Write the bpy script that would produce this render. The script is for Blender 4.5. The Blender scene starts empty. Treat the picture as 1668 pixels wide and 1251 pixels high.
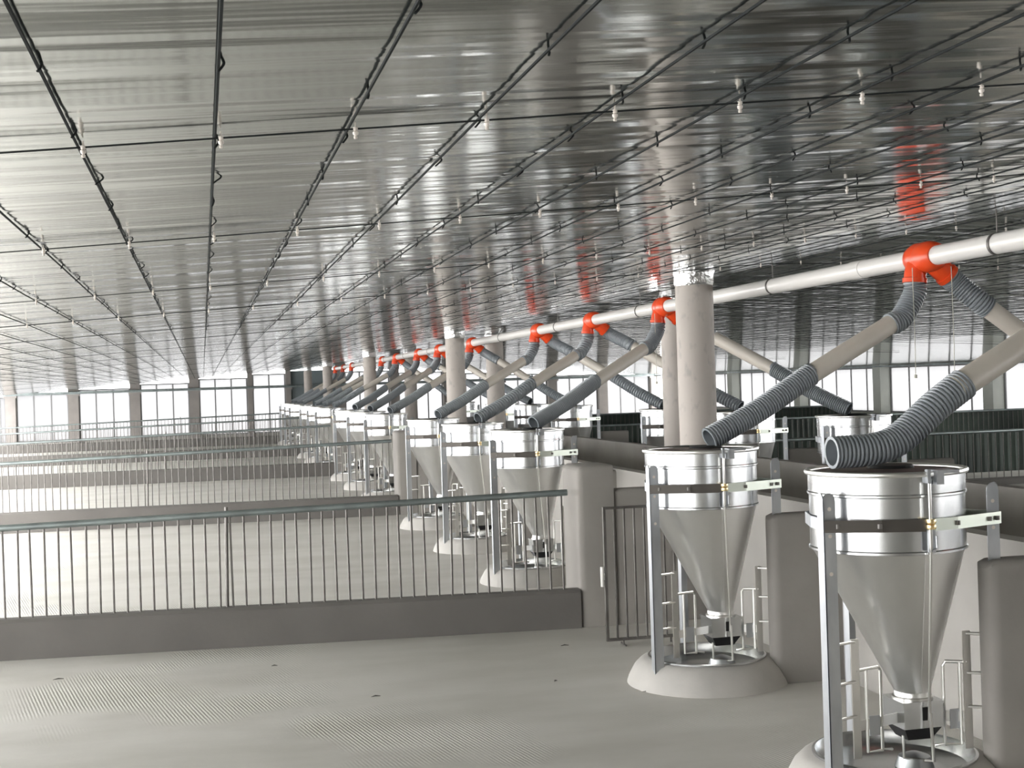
import bpy, math, random
from mathutils import Vector, Matrix
random.seed(7)
sc = bpy.context.scene
C = sc.collection
PI = math.pi

# ------------------------------------------------------------ camera, light, exposure
CAM_Z = 1.6
F_PX = 2200.0
th = math.atan(504.0 / F_PX); roll = 0.032
fw = Vector((math.sin(th), math.cos(th), 0)); r0 = Vector((math.cos(th), -math.sin(th), 0)); u0 = Vector((0, 0, 1))
rr = r0 * math.cos(roll) - u0 * math.sin(roll); uu = u0 * math.cos(roll) + r0 * math.sin(roll)
cd = bpy.data.cameras.new('camera'); cam = bpy.data.objects.new('camera', cd); C.objects.link(cam)
cd.sensor_width = 36; cd.lens = F_PX / 1668 * 36; cd.clip_end = 500; cd.clip_start = 0.05
m = Matrix((rr, uu, -fw)).transposed().to_4x4(); m.translation = Vector((0, 0, CAM_Z)); cam.matrix_world = m
sc.camera = cam

w = bpy.data.worlds.new('overcast_sky'); sc.world = w; w.use_nodes = True
bg = w.node_tree.nodes['Background']; bg.inputs[0].default_value = (0.99, 0.985, 0.995, 1); bg.inputs[1].default_value = 10.0
sc.view_settings.view_transform = 'Standard'; sc.view_settings.look = 'None'
sc.view_settings.gamma = 1.0; sc.view_settings.use_curve_mapping = False
sc.view_settings.exposure = 0.46
sc.cycles.max_bounces = 8; sc.cycles.diffuse_bounces = 5; sc.cycles.glossy_bounces = 5
sc.cycles.transparent_max_bounces = 12; sc.cycles.sample_clamp_indirect = 12

XL, XR, YB, YE = -7.6, 17.3, -7.0, 50.0          # room limits
def portal(name, loc, rot, sx, sy):
    l = bpy.data.lights.new(name, 'AREA'); l.shape = 'RECTANGLE'; l.size = sx; l.size_y = sy
    l.cycles.is_portal = True
    o = bpy.data.objects.new(name, l); C.objects.link(o); o.location = loc; o.rotation_euler = rot
portal('daylight_left', (XL - .25, 21.5, .95), (0, -PI / 2, 0), 1.6, 57)
portal('daylight_right', (XR + .25, 21.5, 1.15), (0, PI / 2, 0), 1.35, 57)
portal('daylight_end', (4.85, YE + .25, 1.2), (-PI / 2, 0, 0), 25, 2.3)
ADDED_SKYLIGHTS = [(XL + .15, -5.1, 0.0, 9.0), (XL + .15, -3.5, 9.5, 20.0), (XL + .15, -4.3, 20.5, 28.0), (XL + .15, -5.2, 28.5, 35.0), (XL + .15, -6.2, 35.5, 42.0)]   # roof lights added out of view to brighten the floor: x0, x1, y0, y1
for a_ in ADDED_SKYLIGHTS: portal('daylight_added_roof', ((a_[0] + a_[1]) / 2, (a_[2] + a_[3]) / 2, 2.25), (0, 0, 0), a_[1] - a_[0], a_[3] - a_[2])

# ------------------------------------------------------------ materials
def mat(name, col, rough=.5, metal=0.0, noise=None, bump=None, col2=None, spec=.5, coords='Object'):
    mt = bpy.data.materials.new(name); mt.use_nodes = True
    nt = mt.node_tree; b = nt.nodes['Principled BSDF']
    b.inputs['Base Color'].default_value = (*col, 1); b.inputs['Roughness'].default_value = rough
    b.inputs['Metallic'].default_value = metal; b.inputs['Specular IOR Level'].default_value = spec
    tc = nt.nodes.new('ShaderNodeTexCoord')
    def ntex(scale, detail=4):
        mp = nt.nodes.new('ShaderNodeMapping'); nt.links.new(tc.outputs[coords], mp.inputs[0])
        mp.inputs['Scale'].default_value = scale
        n = nt.nodes.new('ShaderNodeTexNoise'); n.inputs['Scale'].default_value = 1; n.inputs['Detail'].default_value = detail
        nt.links.new(mp.outputs[0], n.inputs[0]); return n
    if noise:
        n = ntex(noise[0]); r = nt.nodes.new('ShaderNodeValToRGB'); nt.links.new(n.outputs[0], r.inputs[0])
        r.color_ramp.elements[0].position = noise[1]; r.color_ramp.elements[1].position = noise[2]
        r.color_ramp.elements[0].color = (*(col2 or col), 1); r.color_ramp.elements[1].color = (*col, 1)
        nt.links.new(r.outputs[0], b.inputs['Base Color'])
    if bump:
        prev = None
        for scale, strength, dist in bump:
            n = ntex(scale, 2); bp = nt.nodes.new('ShaderNodeBump')
            bp.inputs['Strength'].default_value = strength; bp.inputs['Distance'].default_value = dist
            nt.links.new(n.outputs[0], bp.inputs['Height'])
            if prev: nt.links.new(prev.outputs[0], bp.inputs['Normal'])
            prev = bp
        nt.links.new(prev.outputs[0], b.inputs['Normal'])
    return mt
M = {}
M['galv'] = mat('galvanized_sheet', (.64, .65, .655), .24, 1, ((9, 9, 3), .35, .65), None, (.57, .58, .585))
M['galv_cone'] = mat('galvanized_cone', (.84, .835, .82), .36, 1, ((7, 7, 2), .35, .65), None, (.78, .775, .76))
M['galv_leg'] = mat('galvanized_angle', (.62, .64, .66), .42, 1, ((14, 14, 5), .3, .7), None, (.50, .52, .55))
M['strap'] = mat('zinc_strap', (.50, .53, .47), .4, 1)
M['strap_shaded'] = mat('shaded_strap', (.11, .10, .09), .45, .6)  # same strap metal, with the shade on the left piece put into its colour
M['lid'] = mat('lid_brown', (.13, .085, .075), .45)
M['dark'] = mat('dark_hole', (.012, .012, .012), .6)
M['black_plastic'] = mat('black_plastic', (.02, .02, .021), .4)
M['rod'] = mat('bright_rod', (.8, .79, .76), .3, 1)
M['brass'] = mat('brass_nut', (.85, .68, .38), .3, 1)
M['floor'] = mat('floor_concrete', (.60, .582, .545), .62, 0, ((.9, 1.9, 1), .36, .60), [((9, 60, 9), .25, .004), ((40, 40, 40), .2, .002)], (.515, .498, .458))
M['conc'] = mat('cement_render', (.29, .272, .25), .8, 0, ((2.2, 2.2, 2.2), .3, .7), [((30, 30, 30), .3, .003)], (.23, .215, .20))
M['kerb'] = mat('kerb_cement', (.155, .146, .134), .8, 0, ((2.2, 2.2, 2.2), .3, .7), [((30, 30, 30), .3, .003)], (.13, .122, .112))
M['conc_wall'] = mat('cement_wall', (.40, .385, .36), .8, 0, ((2.5, 2.5, 2.5), .3, .7), [((30, 30, 30), .25, .003)], (.34, .325, .30))
M['mound'] = mat('mound_cement', (.50, .48, .45), .75, 0, ((5, 5, 5), .3, .7), [((40, 40, 40), .3, .003)], (.42, .405, .38))
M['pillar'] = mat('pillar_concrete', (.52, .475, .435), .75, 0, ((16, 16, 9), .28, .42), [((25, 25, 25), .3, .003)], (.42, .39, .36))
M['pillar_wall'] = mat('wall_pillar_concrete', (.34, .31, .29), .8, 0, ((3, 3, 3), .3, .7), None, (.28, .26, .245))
M['plaster'] = mat('pale_plaster', (.66, .68, .62), .8, 0, ((2, 2, 2), .3, .7), None, (.58, .60, .55))
M['foil_cap'] = mat('foil_wrap', (.9, .9, .9), .3, 1, None, [((30, 30, 30), .8, .02)])
M['pvc'] = mat('beige_pvc', (.70, .645, .57), .38, 0, ((3, 3, 3), .3, .7), None, (.64, .59, .52))
M['pvc_white'] = mat('white_pvc', (.78, .76, .73), .3)
M['orange'] = mat('orange_plastic', (.86, .085, .02), .3)
M['hose'] = mat('grey_hose', (.27, .295, .315), .38)
M['bar'] = mat('weathered_bar', (.20, .19, .18), .5, .7, ((8, 8, 8), .35, .65), None, (.13, .12, .11))
M['rail'] = mat('galvanized_rail', (.34, .39, .39), .45, .8, ((5, 5, 5), .35, .65), None, (.24, .27, .27))
M['wire'] = mat('dark_wire', (.022, .025, .025), .8, spec=.1)
M['clip'] = mat('white_insulator', (.80, .74, .68), .3)
M['frame'] = mat('window_frame', (.22, .22, .22), .5)
M['green'] = mat('green_tarp', (.06, .085, .068), .6, 0, ((1.2, 1.2, 1.2), .3, .7), None, (.02, .03, .025))
M['door'] = mat('door_grey', (.22, .26, .27), .5)
M['cord'] = mat('pale_cord', (.6, .6, .52), .7)
M['ceiling'] = mat('foil_ceiling', (.57, .59, .565), .11, 1, None,
                   [((.35, 4.2, 1), .42, .028), ((1.0, 16, 1), .28, .005)])
nt = M['floor'].node_tree; bs = nt.nodes['Principled BSDF']; lk = nt.links
tc = nt.nodes.new('ShaderNodeTexCoord'); wv = nt.nodes.new('ShaderNodeTexWave'); wv.bands_direction = 'X'; wv.inputs['Scale'].default_value = 18; wv.inputs['Distortion'].default_value = 1.2
mp = nt.nodes.new('ShaderNodeMapping'); mp.inputs['Rotation'].default_value = (0, 0, -.2); lk.new(tc.outputs['Object'], mp.inputs[0]); lk.new(mp.outputs[0], wv.inputs[0])
ms = nt.nodes.new('ShaderNodeTexNoise'); ms.inputs['Scale'].default_value = .9; lk.new(tc.outputs['Object'], ms.inputs[0])
rp = nt.nodes.new('ShaderNodeValToRGB'); rp.color_ramp.elements[0].position = .5; rp.color_ramp.elements[1].position = .62; lk.new(ms.outputs[0], rp.inputs[0])
mu = nt.nodes.new('ShaderNodeMath'); mu.operation = 'MULTIPLY'; lk.new(wv.outputs['Fac'], mu.inputs[0]); lk.new(rp.outputs[0], mu.inputs[1])
bp = nt.nodes.new('ShaderNodeBump'); bp.inputs['Strength'].default_value = .5; bp.inputs['Distance'].default_value = .003; lk.new(mu.outputs[0], bp.inputs['Height'])
lk.new(bs.inputs['Normal'].links[0].from_socket, bp.inputs['Normal']); lk.new(bp.outputs[0], bs.inputs['Normal'])
# milky window film and clearer sheet for the added roof lights and unseen side panes
for nm_, tr_, k_ in (('film', .12, .22), ('added_clear_sheet', .95, .10)):
    mt = bpy.data.materials.new(nm_); mt.use_nodes = True; nt = mt.node_tree; nt.nodes.clear()
    o_ = nt.nodes.new('ShaderNodeOutputMaterial'); mx = nt.nodes.new('ShaderNodeMixShader'); t_ = nt.nodes.new('ShaderNodeBsdfTransparent')
    g_ = nt.nodes.new('ShaderNodeBsdfTranslucent'); mx.inputs[0].default_value = k_
    t_.inputs[0].default_value = (tr_, tr_, tr_, 1); g_.inputs[0].default_value = (.9, .9, .9, 1)
    nt.links.new(t_.outputs[0], mx.inputs[1]); nt.links.new(g_.outputs[0], mx.inputs[2]); nt.links.new(mx.outputs[0], o_.inputs[0])
    M[nm_] = mt

# ------------------------------------------------------------ mesh helpers
class MB:
    def __init__(s): s.v = []; s.f = []; s.m = []; s.cur = 0
    def add(s, vs, fs):
        b = len(s.v); s.v += [tuple(x) for x in vs]; s.f += [tuple(i + b for i in f) for f in fs]; s.m += [s.cur] * len(fs)
    def box(s, a, b):
        x0, y0, z0 = a; x1, y1, z1 = b
        s.add([(x0,y0,z0),(x1,y0,z0),(x1,y1,z0),(x0,y1,z0),(x0,y0,z1),(x1,y0,z1),(x1,y1,z1),(x0,y1,z1)],
              [(0,3,2,1),(4,5,6,7),(0,1,5,4),(1,2,6,5),(2,3,7,6),(3,0,4,7)]); return s
    def rings(s, rs, closed_ends=(True, True), loop=False):
        n = len(rs[0]); vs = [p for r in rs for p in r]; fs = []
        k = len(rs)
        for i in range(k if loop else k - 1):
            a = i * n; b = ((i + 1) % k) * n
            for j in range(n): fs.append((a + j, a + (j + 1) % n, b + (j + 1) % n, b + j))
        if not loop:
            if closed_ends[0]: fs.append(tuple(range(n))[::-1])
            if closed_ends[1]: fs.append(tuple(range((k - 1) * n, k * n)))
        s.add(vs, fs); return s
    def lathe(s, prof, c=(0, 0, 0), n=40, ends=(False, False)):
        # prof: (r, z) or (r, z, cx, cy)
        rs = []
        for p in prof:
            r, z = p[0], p[1]; ox, oy = (p[2], p[3]) if len(p) > 2 else (0, 0)
            rs.append([(c[0] + ox + r * math.cos(2 * PI * j / n), c[1] + oy + r * math.sin(2 * PI * j / n), c[2] + z) for j in range(n)])
        return s.rings(rs, ends)
    def tube(s, pts, r, n=10, ends=(True, True)):
        pts = [Vector(p) for p in pts]; rs = []; k = len(pts)
        rad = r if callable(r) else (lambda i: r if not isinstance(r, (list, tuple)) else r[i])
        t0 = (pts[1] - pts[0]).normalized()
        up = Vector((0, 0, 1)) if abs(t0.z) < .9 else Vector((1, 0, 0))
        nrm = (up - t0 * up.dot(t0)).normalized()
        for i, p in enumerate(pts):
            t = (pts[min(i + 1, k - 1)] - pts[max(i - 1, 0)]).normalized()
            nrm = (nrm - t * nrm.dot(t)).normalized(); bn = t.cross(nrm); q = rad(i)
            rs.append([tuple(p + (nrm * math.cos(2 * PI * j / n) + bn * math.sin(2 * PI * j / n)) * q) for j in range(n)])
        return s.rings(rs, ends)
    def build(s, name, material, parent=None, smooth=False, mats=None):
        me = bpy.data.meshes.new(name); me.from_pydata(s.v, [], s.f)
        for q in (mats or [material]): me.materials.append(q)
        if mats: me.polygons.foreach_set('material_index', s.m)
        if smooth:
            me.polygons.foreach_set('use_smooth', [True] * len(me.polygons))
            try: me.set_sharp_from_angle(angle=math.radians(42))
            except Exception: pass
        me.update()
        o = bpy.data.objects.new(name, me); C.objects.link(o)
        if parent: o.parent = parent
        return o
def tag(o, label=None, cat=None, group=None, kind=None):
    if label: o['label'] = label
    if cat: o['category'] = cat
    if group: o['group'] = group
    if kind: o['kind'] = kind
    return o
def empty(name, loc=(0, 0, 0), rz=0):
    o = bpy.data.objects.new(name, None); C.objects.link(o); o.location = loc; o.rotation_euler = (0, 0, rz); o.empty_display_size = .1
    return o
def bez(pts, n=12):
    # Catmull-Rom through pts
    P = [Vector(p) for p in pts]; P = [P[0] * 2 - P[1]] + P + [P[-1] * 2 - P[-2]]; out = []
    for i in range(1, len(P) - 2):
        for k in range(n):
            t = k / n
            out.append(.5 * ((2 * P[i]) + (P[i+1] - P[i-1]) * t + (2*P[i-1] - 5*P[i] + 4*P[i+1] - P[i+2]) * t*t + (3*P[i] - P[i-1] - 3*P[i+1] + P[i+2]) * t**3))
    out.append(P[-2]); return out
def resample(pts, step):
    out = [pts[0]]; acc = 0; tot = 0
    L = [0]
    for a, b in zip(pts, pts[1:]): L.append(L[-1] + (b - a).length)
    n = max(2, int(round(L[-1] / step))); j = 0
    for i in range(1, n + 1):
        d = L[-1] * i / n
        while j < len(L) - 2 and L[j + 1] < d: j += 1
        t = (d - L[j]) / max(1e-9, L[j + 1] - L[j]); out.append(pts[j].lerp(pts[j + 1], min(1, t)))
    return out

def ss(t): t = max(0., min(1., t)); return t * t * (3 - 2 * t)
def ceil_z(x, y):       # shallow gable, ridge at x = 4
    return 2.40 - .06 * max(0, 4 - x) - .047 * max(0, x - 4)

# ------------------------------------------------------------ setting
b = MB(); b.box((XL - .3, YB - .3, -.2), (XR + .3, YE + .3, 0)); tag(b.build('floor', M['floor']), kind='structure')
xs = sorted(set([XL - .3, XR + .3, 4.0] + [v for q in ADDED_SKYLIGHTS for v in q[:2]] + [XL + .15 + i * 1.1 for i in range(1, 23)]))
ys = sorted(set([YB - .3, YE + .3] + [v for q in ADDED_SKYLIGHTS for v in q[2:]] + [YB + 2 * i for i in range(1, 29)]))
b = MB(); vs = [(x, y, ceil_z(x, y)) for y in ys for x in xs]; n = len(xs); k = len(vs)
def hole(i, j):
    if i < 0 or j < 0 or i >= len(xs) - 1 or j >= len(ys) - 1: return True
    cx, cy = (xs[i] + xs[i + 1]) / 2, (ys[j] + ys[j + 1]) / 2
    return any(q[0] < cx < q[1] and q[2] < cy < q[3] for q in ADDED_SKYLIGHTS)
fs = []
for j in range(len(ys) - 1):
    for i in range(n - 1):
        if hole(i, j): continue
        q = (j * n + i, (j + 1) * n + i, (j + 1) * n + i + 1, j * n + i + 1)
        fs.append(q); fs.append(tuple(v + k for v in q[::-1]))
        for di, dj, e in ((-1, 0, (q[0], q[1])), (0, 1, (q[1], q[2])), (1, 0, (q[2], q[3])), (0, -1, (q[3], q[0]))):
            if hole(i + di, j + dj): fs.append((e[1], e[0], e[0] + k, e[1] + k))
b.add(vs + [(x, y, z + .06) for x, y, z in vs], fs)
tag(b.build('ceiling', M['ceiling']), kind='structure')

WZ = {'left': (.25, 1.62), 'right': (.55, 1.74), 'far': (.10, 1.62), 'near': (1.0, 1.001)}
# walls: sill band + header band
def wall(name, z0, z1, seg):
    b = MB(); (x0, y0), (x1, y1) = seg
    b.box((x0, y0, 0), (x1, y1, z0))
    cs = [(x0, y0), (x1, y0), (x1, y1), (x0, y1)]; nseg = 24
    lx, ly = x1 - x0, y1 - y0
    for i in range(nseg):
        if lx > ly: a, c = (x0 + lx * i / nseg, y0), (x0 + lx * (i + 1) / nseg, y1)
        else: a, c = (x0, y0 + ly * i / nseg), (x1, y0 + ly * (i + 1) / nseg)
        q = [(a[0], a[1]), (c[0], a[1]), (c[0], c[1]), (a[0], c[1])]
        vs = [(x, y, z1) for x, y in q] + [(x, y, max(z1 + .01, ceil_z(x, y) + .05)) for x, y in q]
        b.add(vs, [(0,3,2,1),(4,5,6,7),(0,1,5,4),(1,2,6,5),(2,3,7,6),(3,0,4,7)])
    return tag(b.build(name, M['plaster'] if name == 'wall_right' else M['conc_wall']), kind='structure')
wall('wall_left', *WZ['left'], ((XL - .2, YB - .2), (XL, YE + .2)))
wall('wall_right', *WZ['right'], ((XR, YB - .2), (XR + .2, YE + .2)))
b = MB(); b.box((XL, YE, 0), (XR, YE + .2, .10)); tag(b.build('wall_far', M['conc_wall']), kind='structure')
wall('wall_near', *WZ['near'], ((XL, YB - .2), (XR, YB)))

def vpx(x, X, c=math.cos(th)):      # distance ahead along the view axis at which lateral X shows in column x
    return F_PX * X / (c * (x - 330))
def Yof(fwd, X): return (fwd - X * math.sin(th)) / math.cos(th)

# far wall: pillars and windows
far_x = [-7.5, -6.55, -4.45, -2.35, -.30, 1.68, 3.05, 4.95, 6.95, 8.95, 10.95, 13.0, 15.0, 17.1]
for i, x in enumerate(far_x):
    hw = .09 if i in (5, 6) else .17
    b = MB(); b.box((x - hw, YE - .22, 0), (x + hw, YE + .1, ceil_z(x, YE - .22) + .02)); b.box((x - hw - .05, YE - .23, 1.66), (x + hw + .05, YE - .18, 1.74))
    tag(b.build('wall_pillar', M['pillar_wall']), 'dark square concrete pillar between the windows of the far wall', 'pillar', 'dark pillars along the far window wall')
wn = 0
def window(x0, x1, y0, y1, z0, z1, nm, th_=.04, lean=0):
    global wn; wn += 1
    r = MB(); alongx = (x1 - x0) > (y1 - y0)
    root = empty('window_%d' % wn, ((x0 + x1) / 2, (y0 + y1) / 2, z0)); tag(root, kind='structure')
    L = (x1 - x0) if alongx else (y1 - y0); h = z1 - z0; t = th_
    def bx(m, a0, a1, zz0, zz1, d=.03):
        if alongx: m.box((a0, -d, zz0), (a1, d, zz1))
        else: m.box((-d, a0, zz0), (d, a1, zz1))
    f = MB(); bx(f, -L/2, L/2, 0, t); bx(f, -L/2, L/2, h - t, h); bx(f, -L/2, -L/2 + t, t, h - t); bx(f, L/2 - t, L/2, t, h - t)
    f.build('window_frame', M['frame'], root)
    for k in range(1, nm + 1):
        a = -L/2 + L * k / (nm + 1); q = MB(); bx(q, a - .018, a + .018, t, h - t, .02); q.build('mullion', M['frame'], root)
    p = MB(); bx(p, -L/2 + t, L/2 - t, t, h - t, .002); p.build('pane', M['film' if y1 > 22 else 'added_clear_sheet'], root)  # panes out of view are made clear to let in more light
for i in range(len(far_x) - 1):
    x0, x1 = far_x[i] + (.09 if i in (5, 6) else .17), far_x[i + 1] - (.09 if i + 1 in (5, 6) else .17)
    if i == 6: continue
    window(x0, x1, YE + .02, YE + .08, .10, min(ceil_z(x0, YE), ceil_z(x1, YE)) - .01, 2 if i < 5 or i > 6 else 1)
for x0, x1, y0, y1 in ADDED_SKYLIGHTS:          # added roof lights over the left pens, unseen, for extra daylight
    wn += 1
    root = empty('window_%d' % wn, (0, 0, 0)); tag(root, kind='structure')  # added roof opening, numbered on with the windows
    m_ = 12
    p = MB(); za, zb = ceil_z(x0, 0) + .03, ceil_z(x1, 0) + .03
    p.add([(x0, y0, za), (x1, y0, zb), (x1, y1, zb), (x0, y1, za)], [(0, 1, 2, 3)]); p.build('pane', M['added_clear_sheet'], root)
    yy = y0 + 1.5
    while yy < y1 - .5:
        p = MB(); p.add([(x0, yy - .03, za - .03), (x1, yy - .03, zb - .03), (x1, yy + .03, zb - .03), (x0, yy + .03, za - .03), (x0, yy - .03, za), (x1, yy - .03, zb), (x1, yy + .03, zb), (x0, yy + .03, za)], [(0,3,2,1),(4,5,6,7),(0,1,5,4),(1,2,6,5),(2,3,7,6),(3,0,4,7)])
        p.build('added_roof_bar', M['frame'], root); yy += 2.0
# service door in the far wall, at the end of the alley
b = MB(); b.box((3.14, YE - .02, 0.0), (4.78, YE + .06, 2.34)); d = b.build('door_1', M['door']); tag(d, kind='structure')
b = MB(); b.box((3.2, YE - .05, .05), (3.93, YE - .02, 1.7)); b.build('door_leaf', M['door'], d)
b = MB(); b.box((3.99, YE - .05, .05), (4.72, YE - .02, 1.7)); b.build('door_leaf', M['door'], d)
b = MB(); b.box((3.85, YE - .09, .9), (3.89, YE - .05, 1.05)); b.build('door_handle', M['black_plastic'], d)
# beams above windows
b = MB(); b.box((XL, YE - .34, 1.73), (XR, YE - .24, 1.80)); b.tube([(XL, YE - .45, 1.79), (XR, YE - .45, 1.79)], .035, 10)
tag(b.build('trim_1', M['rail']), kind='structure')
b = MB(); b.box((XR - .34, YB, 1.73), (XR - .26, YE - .5, 1.77)); tag(b.build('trim_2', M['rail']), kind='structure')

# right wall: pillars and windows
ry = [Yof(39037 / rel, XR) for rel in (1295, 1112, 980, 870)]
stp = (ry[3] - ry[0]) / 3
rys = [ry[0] - stp * k for k in range(6, 0, -1)] + ry + [ry[3] + stp]
for y in rys:
    b = MB(); b.box((XR - .26, y - .2, 0), (XR + .05, y + .2, ceil_z(XR - .26, y) + .02))
    tag(b.build('side_pillar', M['plaster']), 'pale square pillar between the windows of the right side wall', 'pillar', 'pale pillars along the right side wall')
for a, c in zip(rys, rys[1:]): window(XR + .02, XR + .08, a + .2, c - .2, *WZ['right'], 4)
# left and rear openings (daylight side, out of the picture)
ly = [YB + .2 + k * 5.7 for k in range(11)]
for y in ly[1:-1]:
    b = MB(); b.box((XL - .02, y - .15, 0), (XL + .25, y + .15, ceil_z(XL, y) + .01))
    tag(b.build('wall_pillar', M['pillar_wall']), 'square concrete pillar on the left side wall', 'pillar', 'pillars on the left side wall')

# ------------------------------------------------------------ round pillars
def pillar(X, fwd, lab):
    y = Yof(fwd, X); zt = ceil_z(X, y)
    root = empty('concrete_pillar', (X, y, 0)); tag(root, lab, 'pillar', 'round pillars in the alley')
    b = MB(); prof = [(.135, 0)] + [(.135 + (.0025 if k % 2 else 0), .3 * k) for k in range(1, 8)] + [(.135, zt - .05)]
    b.lathe(prof, n=32, ends=(True, True)); b.build('shaft', M['pillar'], root, True)
    b = MB(); b.lathe([(.137, zt - .10), (.145, zt - .08), (.142, zt - .03), (.155, zt + .005)], n=32, ends=(True, True)); b.build('foil_collar', M['foil_cap'], root, True)
ords = ['nearest', 'second nearest', 'third nearest', 'fourth nearest', 'farthest']
for q, (rel) in enumerate([805, 413, 273, 204, 172]):
    pillar(3.5, F_PX * 3.5 / (math.cos(th) * rel), '%s round concrete pillar of the left line, behind the near feed hoppers' % ords[q])
for q, rel in enumerate([772, 477, 339]):
    pillar(4.44, F_PX * 4.44 / (math.cos(th) * rel), ['round concrete pillar half hidden just left of the nearest pillar', 'round pillar right of the second nearest pillar, behind the feed tubes', 'thin far round pillar between the hopper rows, middle of the picture'][q])

# ------------------------------------------------------------ alley walls, partitions, kerbs
b = MB(); b.box((3.23, -1, 0), (3.33, YE - 1.2, .89)); tag(b.build('alley_wall', M['conc_wall']), 'long low cement wall behind the near row of feed hoppers', 'wall')
b = MB(); b.box((4.60, -1, 0), (4.69, YE - 1.2, .90)); tag(b.build('alley_wall', M['conc']), 'long low cement wall beyond the pillars, in front of the far hoppers', 'wall')

FWD = [5.22, 7.16, 10.98, 13.2, 15.45, 19.4, 21.7, 23.9, 27.8, 30.0, 32.2, 36.2, 38.4, 40.6]
XN, XF = 2.56, 5.17
YN = [Yof(f, XN) for f in FWD]
# far row distances
YF = [YN[1] - .1] + [y - .55 for y in YN[2:9]]
names_n = ['nearest, with a hose lying on its lid', 'second nearest, beside the open gate', 'third nearest, just behind first fence',
           'fourth nearest, behind first fence', 'fifth nearest, beside second pier'] + ['%s nearest' % o for o in
           ('sixth', 'seventh', 'eighth', 'ninth', 'tenth', 'eleventh', 'twelfth', 'thirteenth', 'fourteenth and last')]

def round_wall(name, x0, x1, y0, y1, h, material, lab, cat, grp):
    b = MB(); r = .025
    prof = [(y0, 0), (y0, h - r)] + [(y0 + r - r * math.cos(a), h - r + r * math.sin(a)) for a in (PI/8, PI/4, 3*PI/8, PI/2)] + \
           [(y1 - r + r * math.sin(a), h - r + r * math.cos(a)) for a in (0, PI/8, PI/4, 3*PI/8, PI/2)] + [(y1, 0)]
    rs = [[(x0 + .015, y, min(z, h - .015)) for y, z in prof]]
    rs = [[(x0, min(max(y, y0 + .035), y1 - .035), z if z < h - .03 else z - .03) for y, z in prof], [(x0 + .012, min(max(y, y0 + .012), y1 - .012), z if z < h - .03 else z - .012) for y, z in prof], [(x0 + .04, y, z) for y, z in prof], [(x1, y, z) for y, z in prof]]
    b.rings(rs); return tag(b.build(name, material, smooth=True), lab, cat, grp)
for i, y in enumerate(YN):
    yc = y - .24
    round_wall('partition_wall', 2.85, 3.23, yc, yc + .12, .88, M['conc'], 'short cement partition at the right leg of near row hopper ' + names_n[i].split(',')[0], 'wall', 'short partitions of the near row')
for i, y in enumerate(YF):
    round_wall('partition_wall', 5.53, 5.95, y - .2, y - .08, .88, M['conc'], 'short cement partition beside far hopper ' + ['nearest', 'second', 'third', 'fourth', 'fifth', 'sixth', 'seventh', 'eighth'][i], 'wall', 'short partitions of the far row')

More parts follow.
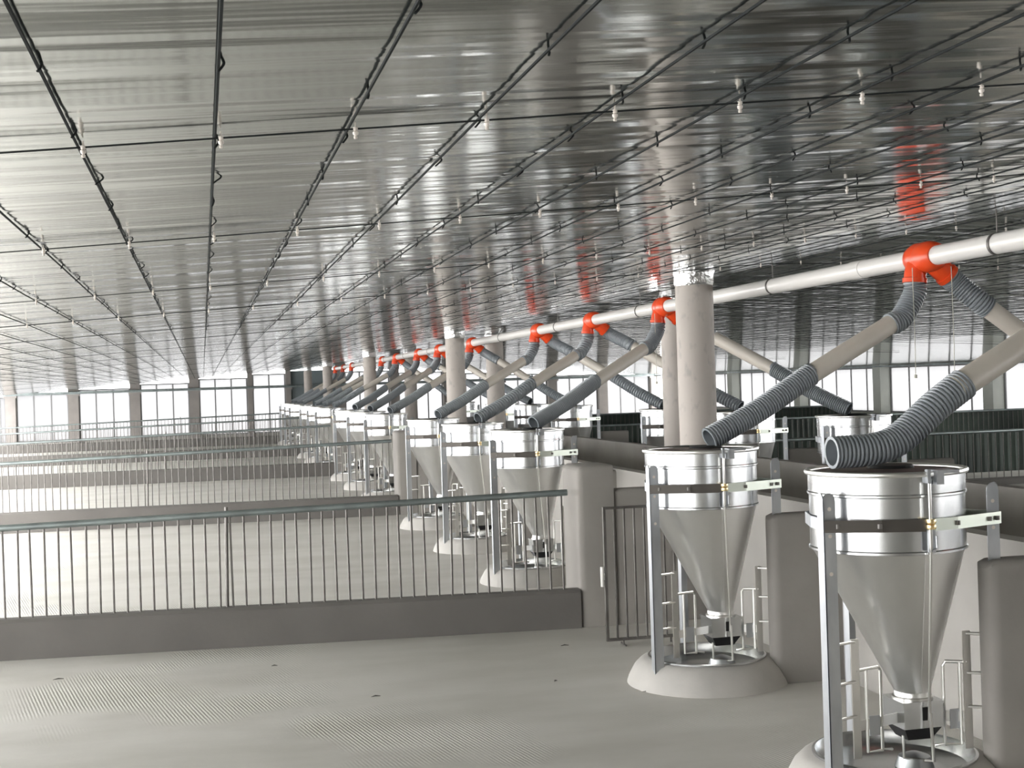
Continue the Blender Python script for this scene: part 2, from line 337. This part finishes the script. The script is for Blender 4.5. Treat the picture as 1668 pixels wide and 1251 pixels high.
# ------------------------------------------------------------ feed hopper
def make_hopper():
    root = empty('feed_hopper')
    OX = .085
    # body: rolled cylinder with beads
    b = MB(); prof = [(.292, .93), (.292, 1.135), (.298, 1.139), (.298, 1.146), (.293, 1.150), (.293, 1.215)]
    prof = [(.286, .925), (.297, .928), (.297, .936), (.292, .940), (.292, 1.135), (.298, 1.139), (.298, 1.146), (.294, 1.150), (.295, 1.215)]
    b.lathe(prof, n=56); b.build('drum', M['galv'], root, True)
    b = MB(); b.lathe([(.295, 1.212), (.305, 1.214), (.308, 1.222), (.305, 1.230), (.296, 1.232), (.290, 1.225)], n=56); b.build('rim', M['rod'], root, True)
    b = MB(); prof = []
    for k in range(11):
        t = k / 10; prof.append((.286 + (.068 - .286) * t, .928 + (.365 - .928) * t, OX * t, 0))
    prof += [(.070, .36, OX, 0), (.070, .335, OX, 0)]
    b.lathe(prof, n=48); b.tube([(OX*.0 + .0, -.287, .93), (OX, -.069, .37)], .0025, 6)
    b.build('cone', M['galv_cone'], root, True)
    b = MB(); b.lathe([(.293, 1.214), (.28, 1.221), (.15, 1.226), (.001, 1.227)], n=48); lid = b.build('lid', M['lid'], root, True)
    b = MB(); b.lathe([(.001, 1.2385), (.085, 1.2385), (.09, 1.226)], (.05, .05, 0), 24); b.build('lid_opening', M['dark'], lid, True)
    b = MB(); b.box((.03, -.325, 1.185), (.06, -.296, 1.235)); b.box((.03, -.33, 1.225), (.12, -.25, 1.237)); b.box((.0, -.315, 1.19), (.012, -.295, 1.24)); b.build('lid_latch', M['galv_leg'], root)
    # legs: angle irons
    def leg(x, y, sx, sy, top, bot=.0):
        b = MB(); t = .005; Wd = .05
        h = top
        # flange along x (normal y)
        x1 = x + sx * Wd; y1 = y + sy * Wd
        def fl(a, c):
            b.box((min(a[0], c[0]), min(a[1], c[1]), bot), (max(a[0], c[0]), max(a[1], c[1]), h - .02))
        fl((x, y), (x1, y + sy * t)); fl((x, y), (x + sx * t, y1))
        # rounded top ends
        for ax in (0, 1):
            pts = [(Wd * .5 - Wd * .5 * math.cos(a), .03 * math.sin(a)) for a in [PI * k / 8 for k in range(9)]]
            ring0 = []; ring1 = []
            for u, v in pts:
                if ax == 0: ring0.append((x + sx * u, y, h - .02 + v)); ring1.append((x + sx * u, y + sy * t, h - .02 + v))
                else: ring0.append((x, y + sy * u, h - .02 + v)); ring1.append((x + sx * t, y + sy * u, h - .02 + v))
            b.rings([ring0, ring1])
        b.cur = 1
        for zz in (1.0, 1.05, 1.10, .86):
            px = x + sx * .026
            ring = [(px + .0075 * math.cos(2*PI*k/10), y - sy * .0008, zz + .0075 * math.sin(2*PI*k/10)) for k in range(10)]
            b.rings([ring, [(p[0], y, p[2]) for p in ring]])
        o = b.build('leg', M['galv_leg'], root, mats=[M['galv_leg'], M['clip']])
        return o
    leg(-.345, -.165, 1, 1, 1.15, .05); leg(.365, -.19, -1, 1, 1.16, .05); leg(-.02, .352, 1, -1, 1.15, .05)
    # straps: flat bars bent round the drum
    def bar(pts, z0, z1, t=.005, nm='strap', mt='strap'):
        b = MB()
        for (ax, ay), (cx, cy) in zip(pts, pts[1:]):
            d = Vector((cx - ax, cy - ay)).normalized(); nn = Vector((d.y, -d.x)) * t
            v = [(ax, ay), (cx, cy), (cx + nn.x, cy + nn.y), (ax + nn.x, ay + nn.y)]
            b.add([(p[0], p[1], z0) for p in v] + [(p[0], p[1], z1) for p in v], [(0,3,2,1),(4,5,6,7),(0,1,5,4),(1,2,6,5),(2,3,7,6),(3,0,4,7)])
        return b.build(nm, M[mt], root)
    bar([(-.345, -.172), (-.16, -.262), (-.01, -.308)], 1.015, 1.06, mt='strap_shaded'); bar([(.0, -.308), (.13, -.285), (.365, -.196)], 1.015, 1.06)
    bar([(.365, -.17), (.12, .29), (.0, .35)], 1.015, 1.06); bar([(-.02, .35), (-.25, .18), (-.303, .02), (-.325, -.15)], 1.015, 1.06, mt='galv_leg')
    for (x, y) in ((-.30, -.19), (-.17, -.262), (.13, -.288), (.30, -.225), (.34, -.213)):
        b = MB(); b.lathe([(.001, -.008), (.009, -.008), (.009, .008), (.001, .008)], (x, y - .004, 1.038), 8)
        b.build('strap_bolt', M['bar'], root)
    # control rod with adjusting nuts, passing down the front to the outlet
    b = MB(); b.tube([(0, -.325, 1.19), (0, -.325, .96), (OX + .008, -.115, .36), (OX + .01, -.105, .27)], .006, 8)
    b.build('control_rod', M['rod'], root, True)
    b = MB(); b.tube([(OX + .012, -.11, .30), (OX + .012, -.125, .12), (OX + .012, -.06, .105), (OX - .06, -.03, .115), (OX - .06, -.03, .2)], .0065, 8); b.build('stirrer', M['rod'], root, True)
    b = MB(); b.lathe([(.001, 1.02), (.017, 1.02), (.019, 1.028), (.017, 1.036), (.010, 1.038), (.017, 1.040), (.019, 1.048), (.017, 1.056), (.001, 1.057)], (0, -.327, .005), 14)
    b.build('adjusting_nut', M['brass'], root, True)
    b = MB(); b.box((-.008, -.322, .94), (.02, -.312, 1.02)); b.tube([(.02, -.327, 1.0), (.02, -.33, .955), (.0, -.33, .945)], .004, 6); b.build('rod_clip', M['galv_leg'], root)
    # outlet box
    h = .082
    b = MB()
    r1 = [(OX - h, -h, .335), (OX + h, -h, .335), (OX + h, h, .335), (OX - h, h, .335)]
    r2 = [(x, y, .235) for x, y, _ in r1]
    b.rings([r1, r2], (True, True)); b.box((OX - h - .004, -h - .004, .325), (OX + h + .004, h + .004, .337))
    ob = b.build('outlet_box', M['galv'], root)
    b = MB(); s = .05
    b.rings([[(OX - h + .003, -h + .003, .236), (OX + h - .003, -h + .003, .236), (OX + h - .003, h - .003, .236), (OX - h + .003, h - .003, .236)],
             [(OX - s, -s, .185), (OX + s, -s, .185), (OX + s, s, .185), (OX - s, s, .185)]]); b.build('outlet_chute', M['black_plastic'], ob)
    b = MB(); b.box((OX - .004, -h - .003, .265), (OX + .022, -h - .0005, .315)); b.build('rod_slot', M['dark'], ob)
    b = MB(); b.lathe([(.072, .335), (.078, .337), (.078, .345), (.071, .347)], (OX, 0, 0), 28); b.build('neck_ring', M['rod'], root, True)
    # guards: ladder strip and round bar loops between leg and outlet
    for L, ts, tu, leg_t in (((-.32, -.14), .29, (.42, .60), 0), ((.345, -.16), .33, (.42, .62), 0)):
        Bx = (OX, 0.0)
        def P(t, z): return (L[0] + (Bx[0] - L[0]) * t, L[1] + (Bx[1] - L[1]) * t, z)
        g = MB()
        for z in (.59, .44, .31, ):
            g.tube([P(0, z), P(ts, z)], .006, 6)
        x, y, _ = P(ts, 0); g.box((x - .016, y - .003, .15), (x + .016, y + .003, .60))
        u0_, u1_ = tu
        g.tube([P(ts, .48), P(u1_ - .03, .48), P(u1_, .465), P(u1_, .165), P(u1_ + .12, .155)], .0065, 7)
        g.tube([P(u0_, .48), P(u0_, .165), P(u1_, .16)], .0065, 7)
        x0, y0, _ = P(ts, 0); x1, y1, _ = P(.80, 0)
        g.add([(x0, y0, .25), (x1, y1, .25), (x1, y1, .29), (x0, y0, .29), (x0 + .004, y0 + .004, .25), (x1 + .004, y1 + .004, .25), (x1 + .004, y1 + .004, .29), (x0 + .004, y0 + .004, .29)],
              [(0,1,2,3),(7,6,5,4),(0,4,5,1),(1,5,6,2),(2,6,7,3),(3,7,4,0)])
        g.build('guard_rail', M['rod'], root)
        q = MB(); x, y, _ = P(.5, 0); q.box((x - .022, y - .008, .225), (x + .022, y - .004, .30)); q.build('guard_bracket', M['galv_leg'], root)
    return root
def copy_tree(o, parent=None):
    c = o.copy(); C.objects.link(c)
    if parent: c.parent = parent
    for ch in list(o.children): copy_tree(ch, c)
    return c
def make_trough():
    root = empty('feed_trough')
    b = MB(); b.lathe([(.425, 0), (.415, .03), (.385, .085), (.355, .115), (.33, .128), (.305, .13), (.298, .10), (.29, .06), (.001, .06)], n=48, ends=(True, False))
    b.build('mound', M['mound'], root, True)
    b = MB(); b.lathe([(.311, .131), (.311, .140), (.300, .143), (.291, .134), (.27, .095), (.20, .072), (.001, .068)], n=48)
    p = b.build('steel_pan', M['galv'], root, True)
    b = MB(); b.lathe([(.075, .070), (.06, .11), (.02, .125), (.001, .126)], (.085, 0, 0), 24); b.build('pan_cone', M['galv_leg'], root, True)
    return root
hop0 = make_hopper(); tr0 = make_trough()
first = True
for i, y in enumerate(YN):
    h = hop0 if first else copy_tree(hop0); t = tr0 if first else copy_tree(tr0); first = False
    h.location = (XN, y, 0); t.location = (XN, y, 0)
    tag(h, 'galvanized near row feed hopper, ' + names_n[i], 'feed hopper', 'feed hoppers of the near row')
    tag(t, 'round cement trough under near row hopper ' + names_n[i].split(',')[0], 'trough', 'round troughs of the near row')
FO = ['beyond the right picture edge', 'seen above the nearest hose end', 'right of the nearest pillar', 'just left of the nearest pillar',
      'seen above the third lid', 'left of the one above the third lid', 'seventh of its row', 'eighth of its row']
for i, y in enumerate(YF):
    h = copy_tree(hop0); t = copy_tree(tr0)
    h.location = (XF, y, 0.03); t.location = (XF, y, 0); 
    for c_ in h.children:
        pass
    tag(h, 'galvanized far row feed hopper, ' + FO[i], 'feed hopper', 'feed hoppers of the far row')
    tag(t, 'round cement trough under far hopper ' + FO[i], 'trough', 'round troughs of the far row')

# ------------------------------------------------------------ feed line and drop tubes
XP, ZP = 4.0, 2.24
YT = [Yof(F_PX * XP / (math.cos(th) * (x - 330)), XP) for x in (1500, 1080, 965, 877, 770, 717, 683)]
YT = [YN[0] + .25] + YT + [y + .35 for y in YN[8:14]]
root = empty('feed_line', (XP, 0, 0)); tag(root, 'long white auger pipe running the length of the barn under the ceiling', 'pipe')
b = MB(); b.tube([(0, -1, ZP), (0, 12, ZP), (0, 24, ZP), (0, YT[-1] + .6, ZP)], .055, 20); b.build('main_pipe', M['pvc_white'], root, True)
for y in [3.2, 6.2, 9.0, 12, 15, 18, 21, 24, 27, 30, 33, 36]:
    b = MB(); b.lathe([(.0565, -.01), (.060, -.01), (.060, .01), (.0565, .01)], n=20)
    b.v = [(x, y + z, ZP + yy) for x, yy, z in b.v]
    zc = ceil_z(XP, y); b.tube([(0, y, ZP + .055), (0, y, zc + .005)], .004, 6); b.build('hanger', M['bar'], root, True)
for y in [4.2, 7.7, 11.3]:
    b = MB(); b.tube([(0, y - .08, ZP), (0, y + .08, ZP)], .0585, 20); b.build('pipe_coupling', M['pvc_white'], root, True)

def hose_mesh(pts, r, pitch, name, root, open_end=False):
    sp = resample(bez(pts, 14), pitch / 3.0); amp = [0, .006, .006]
    b = MB(); b.tube(sp, lambda i: r + (.0035 if i % 3 else -.0065), 18, (not open_end, not open_end))
    if open_end:
        q = sp[::-1]
        b2 = resample(sp, pitch); b2 = b2[-14:]
        b.tube(b2, r - .009, 18, (True, False))
        e = sp[-1]; d = (sp[-1] - sp[-3]).normalized(); b.tube([e - d * .004, e + d * .002], r + .003, 18, (False, False))
        # annular lip
        nn = 18; up = Vector((0, 0, 1)); nrm = (up - d * up.dot(d)).normalized(); bn = d.cross(nrm); ee = e + d * .002
        b.rings([[tuple(ee + (nrm * math.cos(2*PI*j/nn) + bn * math.sin(2*PI*j/nn)) * q) for j in range(nn)] for q in (r + .003, r - .009)], (False, False))
    return b.build(name, M['hose'], root, True)
def drop(side, end, yt, lab, kind='plain', cord=False, step=.017):
    """side -1: to near row, +1: to far row.  end: point over the hopper lid."""
    oy = -.05 if side < 0 else .05 - .17
    T = Vector((XP, yt + oy, ZP)); root = empty('drop_tube', T); E = Vector(end) - T
    tag(root, lab, 'feed tube', 'drop tubes to the near row' if side < 0 else 'drop tubes to the far row')
    s = side
    b = MB(); b.tube([(0, -.10, 0), (0, -.085, 0), (0, -.03, 0), (0, .03, 0), (0, .085, 0), (0, .10, 0)], [.062, .074, .088, .088, .074, .062], 20)
    if s < 0: e0, e1, e2, e3 = (-.02, 0, -.02), (-.042, 0, -.085), (-.046, 0, -.115), (-.048, 0, -.140)
    else: e0, e1, e2, e3 = (.02, 0, -.02), (.075, 0, -.070), (.105, 0, -.095), (.125, 0, -.112)
    b.tube([e0, e1, e2], .062, 18); b.tube([e2, e3], .069, 18)
    b.build('outlet_tee', M['orange'], root, True)
    top = Vector(e3) - (Vector(e3) - Vector(e2)) * .3; dt = (Vector(e3) - Vector(e2)).normalized()
    lowY = E.y
    if kind == 'flat':   # hose lying on the lid
        Q = lambda x, z, dy=0: Vector((x - T.x, E.y + dy, z - T.z))
        k1 = Q(2.90, 1.53, .03); a = Vector((s * .25, 0, -.30))
        hose_mesh([k1 + (a - k1).normalized() * .04, Q(2.80, 1.462, .025), Q(2.68, 1.37, .02), Q(2.60, 1.325, .01), Q(2.50, 1.303), E], .060, .017, 'lower_hose', root, True)
        p0, p1 = a, k1
    else:
        a = Vector((-.175, lowY * .1, -.35)) if s < 0 else Vector((.29, lowY * .25, -.27)); k1 = a.lerp(E, .50)
        hose_mesh([k1 + (a - k1).normalized() * .04, k1, k1.lerp(E, .5) + Vector((0, 0, -.015)), E], .060, step, 'lower_hose', root, True)
        p0, p1 = a, k1
    hose_mesh([top, top + dt * .07, a + (p0 - p1).normalized() * .035, a + (p1 - p0).normalized() * .05], .061, step, 'upper_hose', root)
    b = MB(); b.tube([p0, p1.lerp(p0, -.02)], .054, 20); b.build('drop_pipe', M['pvc'], root, True)
    if cord:
        b = MB(); b.tube([(s * .1, -.07, -.06), (s * .1, -.075, -.5), (s * .1, -.07, -.66)], .0022, 5); b.tube([(s * .1, -.07, -.66), (s * .1, -.07, -.68)], .009, 8); b.build('pull_cord', M['cord'], root)
    return root
for i, y in enumerate(YN):
    nm = names_n[i].split(',')[0]
    st = .017 if i < 3 else .03
    if i == 0: drop(-1, (2.34, y + .0, 1.298), YT[0], 'grey hose and pipe lying bent on the lid of the nearest hopper', 'flat')
    else: drop(-1, (XN + .06, y + .02, 1.275), YT[i], 'orange tee, beige pipe and grey hose to the %s near row hopper' % nm, cord=(i < 3), step=st)
tf = [1, 2, 3, 4, 5, 6, 7, 8]
for k, i in enumerate(tf):
    drop(1, (XF - .04, YF[k], 1.305), YT[i], 'beige drop pipe slanting right to far hopper ' + FO[k], cord=(k < 1), step=.017 if k < 2 else .03)

# ------------------------------------------------------------ fences
def fence(Xa, Xb, Y0, skew, sp, rail, kz, lab, lab2, grp, panel=None, post=None, piers=False):
    n = int((Xb - Xa) / sp); L = Xb - Xa
    root = empty('pen_fence', (Xb, Y0, 0), -math.atan(skew)); tag(root, lab, 'fence', grp)
    rk = .021
    tl = .020 if not panel else 0
    zr = lambda x: rail + tl * x
    b = MB(); b.tube([(-L, 0, zr(-L)), (0, 0, rail)], rk, 10); b.build('top_rail', M['rail'], root, True)
    pr = None
    for k in range(n):
        x = -sp * (k + .5)
        if pr is None:
            b = MB(); b.tube([(0, 0, kz - .01), (0, 0, rail - .01)], .0068, 6); pr = b.build('bar', M['bar'], root, True); pr.location = (x, 0, 0)
            z_ref = rail - kz
        else:
            c = pr.copy(); C.objects.link(c); q_ = (zr(x) - kz) / z_ref; c.scale = (1, 1, q_); c.location = (x, 0, kz * (1 - q_))
            c.rotation_euler = (random.uniform(-.006, .006), random.uniform(-.012, .012) if sp < .1 else 0, 0)
    if post:
        for px in post:
            b = MB(); b.tube([(px, .01, kz - .01), (px + .012, .01, rail)], .011, 8); b.build('post', M['bar'], root, True)
    if panel:
        b = MB(); nx = int(L / .06); z0, z1 = panel
        ring = [(-L + L * i / nx, .03 + (.012 if i % 2 else 0)) for i in range(nx + 1)]
        vs = [(x, y, z0) for x, y in ring] + [(x, y, z1) for x, y in ring] + [(x, y + .006, z0) for x, y in ring] + [(x, y + .006, z1) for x, y in ring]
        q = nx + 1
        fs = [(i, i + 1, q + i + 1, q + i) for i in range(nx)] + [(2*q + i + 1, 2*q + i, 3*q + i, 3*q + i + 1) for i in range(nx)]
        b.add(vs, fs); b.build('green_sheet', M['green'], root)
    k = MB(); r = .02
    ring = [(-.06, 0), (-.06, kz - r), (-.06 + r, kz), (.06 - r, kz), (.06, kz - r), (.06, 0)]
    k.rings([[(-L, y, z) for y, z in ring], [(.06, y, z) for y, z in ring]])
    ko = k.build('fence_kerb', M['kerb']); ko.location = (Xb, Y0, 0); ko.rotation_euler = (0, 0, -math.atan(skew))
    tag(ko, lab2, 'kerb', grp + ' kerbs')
on = ['nearest', 'second', 'third', 'fourth', 'fifth']
YFE = [8.53, 16.95, 25.3, 33.7, 42.0]
for i, y in enumerate(YFE):
    xa = -330 * .975 * (y + 1) / F_PX - 1.2
    sp = [.0815, .083, .085, .09, .1][i]
    fence(xa, 2.30, y, .09 if i == 0 else .05, sp, .88 if i == 0 else .93, .25, '%s steel bar pen fence from the camera, on the left' % on[i].capitalize(), 'low cement kerb under the %s pen fence on the left' % on[i],
          'pen fences on the left', post=[-2.2] if i == 0 else [-3.0])
    # pier at the fence end and the lower wall to the alley
    round_wall('fence_pier', 2.36, 2.60, y - .06, y + .06 + .3, 1.05, M['conc'], 'tall cement pier at the end of the %s pen fence' % on[i], 'pier', 'cement piers at the fence ends')
    round_wall('pier_wall', 2.60, 3.23, y - .05, y + .07, .89, M['conc'], 'low cement wall from the %s fence pier to the alley wall' % on[i], 'wall', 'low walls behind the fence piers')
for i, y in enumerate(YFE[:4]):
    yy = y - .3
    fence(5.9, 17.0, yy, 0.0, .115, .74, .10, ['steel bar fence with green sheet in the right pens, nearest the camera', 'long dark green sheeted fence in the right pens, below the bright windows', 'green sheeted fence in the right pens, second behind the far hoppers', 'farthest green sheeted fence in the right pens'][i], 'low kerb under the %s green sheeted fence on the right' % on[i],
          'green sheeted fences on the right', panel=(.18, .72))

# ------------------------------------------------------------ open gate leaning by the pier
def ray(x, y, fwd):
    dx = (x - 834) / F_PX; dy = (625.5 - y) / F_PX
    v = fw + rr * dx + uu * dy
    return Vector((0, 0, CAM_Z)) + v * fwd
g0 = ray(990, 1040, 8.15); g1 = ray(1118, 1024, 8.25); g0.z = .03; g1.z = .03
d = (g1 - g0); Lg = d.length
root = empty('pen_gate', (g0.x, g0.y, 0), math.atan2(d.y, d.x)); tag(root, 'small open steel bar gate between the first fence pier and the second hopper', 'gate')
b = MB(); b.box((-.008, -.012, .03), (.008, .012, .84)); b.box((Lg - .008, -.012, .03), (Lg + .008, .012, .84)); b.box((.008, -.012, .03), (Lg - .008, .012, .045)); b.box((.008, -.012, .825), (Lg - .008, .012, .84)); b.build('gate_frame', M['bar'], root)
for k in range(1, 8):
    b = MB(); x = Lg * k / 8; b.tube([(x, 0, .04), (x, 0, .83)], .007, 6); b.build('bar', M['bar'], root, True)
b = MB(); b.tube([(-.022, 0, .36), (-.022, 0, .48)], .011, 8); b.box((-.02, -.004, .40), (-.006, .004, .44)); b.build('hinge', M['rod'], root, True)
b = MB(); b.tube([(.10, 0, 0), (.10, 0, .035)], .006, 6); b.tube([(Lg-.10, 0, 0), (Lg-.10, 0, .035)], .006, 6); b.tube([(.10, -.05, .006), (.10, .05, .006)], .006, 6); b.build('foot', M['bar'], root)

# ------------------------------------------------------------ ceiling wires
wx = [.043 + .285 * k for k in range(-12, 38)]
tie = None
for x in wx:
    pts = []
    y = .3
    while y < YE - 1:
        sag = .002 * math.sin(y * 1.9 + x * 3); pts.append((x, y, ceil_z(x, y) - .010 + sag)); y += 1.3
    root = empty('ceiling_wire', (x, 0, 0)); tag(root, 'thin dark wire running lengthwise under the foil ceiling', 'wire', 'lengthwise wires under the ceiling')
    b = MB(); b.tube([(p[0] - x, p[1], p[2]) for p in pts], .0033, 5); 
    b.build('strand', M['wire'], root)
    if -1.0 < x < 3.4:
        yy = 2.0 + random.random() * .4
        for q in range(18):
            if tie is None:
                t = MB(); t.tube([(0, 0, -.022), (.004, .012, -.010), (.006, .03, .004), (.008, .035, .018)], .0032, 6); tie = t.build('tie', M['wire'], root)
                o = tie
            else:
                o = tie.copy(); C.objects.link(o); o.parent = root
            o.location = (0, yy, ceil_z(x, yy) - .006 - .0); o.rotation_euler = (0, 0, random.uniform(-.5, .5) - .3); o.scale = (.8, .8, .62); yy += random.uniform(.4, .8)
iso = None
ty = [Yof(f, 0) for f in (2.88, 4.68, 6.88, 8.8, 10.9, 13, 15.2, 17.4, 20, 24, 29, 35)]
for j, y in enumerate(ty):
    root = empty('cross_cable', (0, y, 0)); tag(root, 'thin cable strung crosswise under the foil ceiling, %s from the camera' % ('nearest' if j == 0 else 'number %d' % (j + 1) if False else ['nearest', 'second', 'third', 'fourth', 'fifth', 'sixth', 'seventh', 'eighth', 'ninth', 'tenth', 'eleventh', 'twelfth'][j]), 'cable', 'crosswise cables under the ceiling')
    b = MB(); b.tube([(x, -.10 * x, ceil_z(x, y) - .018) for x in [-6 + .7 * k for k in range(28)]], .0022 if j < 3 else .003, 5); b.build('strand', M['wire'], root)
    if j > 3: continue
    for x in wx:
        if x < -4 or x > 8: continue
        if iso is None:
            t = MB(); t.lathe([(.001, -.050), (.006, -.049), (.007, -.040), (.004, -.035), (.009, -.030), (.010, -.020), (.005, -.014), (.009, -.010), (.009, 0), (.003, .004), (.003, .022)], n=10); iso = t.build('insulator', M['clip'], root, True); o = iso
        else:
            o = iso.copy(); C.objects.link(o); o.parent = root
        o.location = (x + .012, -.10 * x, ceil_z(x, y) - .014); o.scale = (.65, .65, .5)

# ------------------------------------------------------------ bits of debris on the pen floor
def on_floor(x, y):
    dx = (x - 834) / F_PX; dy = (625.5 - y) / F_PX
    v = fw + rr * dx + uu * dy; t = CAM_Z / -v.z
    return v * t
for (x, y, L, a, lab) in ((447, 1085, .035, .1, 'dark chip of debris on the bare floor in front of the nearest kerb'), (95, 1107, .06, .3, 'thin straw of debris on the floor near the left picture edge'),
                       (1058, 1127, .08, -.1, 'dark straw lying beside the cement trough of the second hopper'), (612, 1135, .05, .2, 'small dark straw on the floor, lower middle of the picture'),
                       (905, 1110, .03, .9, 'tiny crumb on the floor between kerb and second trough'), (920, 1052, .05, 0, 'small straw on the floor close to the first kerb end')):
    p = on_floor(x, y); b = MB()
    b.tube([(-L / 2, 0, .003), (0, .004, .006), (L / 2, -.002, .003)], [.001, .0035, .0015], 6)
    o = b.build('twig', M['bar'], None, True); o.location = (p.x, p.y, -.0005); o.rotation_euler = (0, 0, a); tag(o, lab, 'twig', 'twigs and straws on the pen floor')
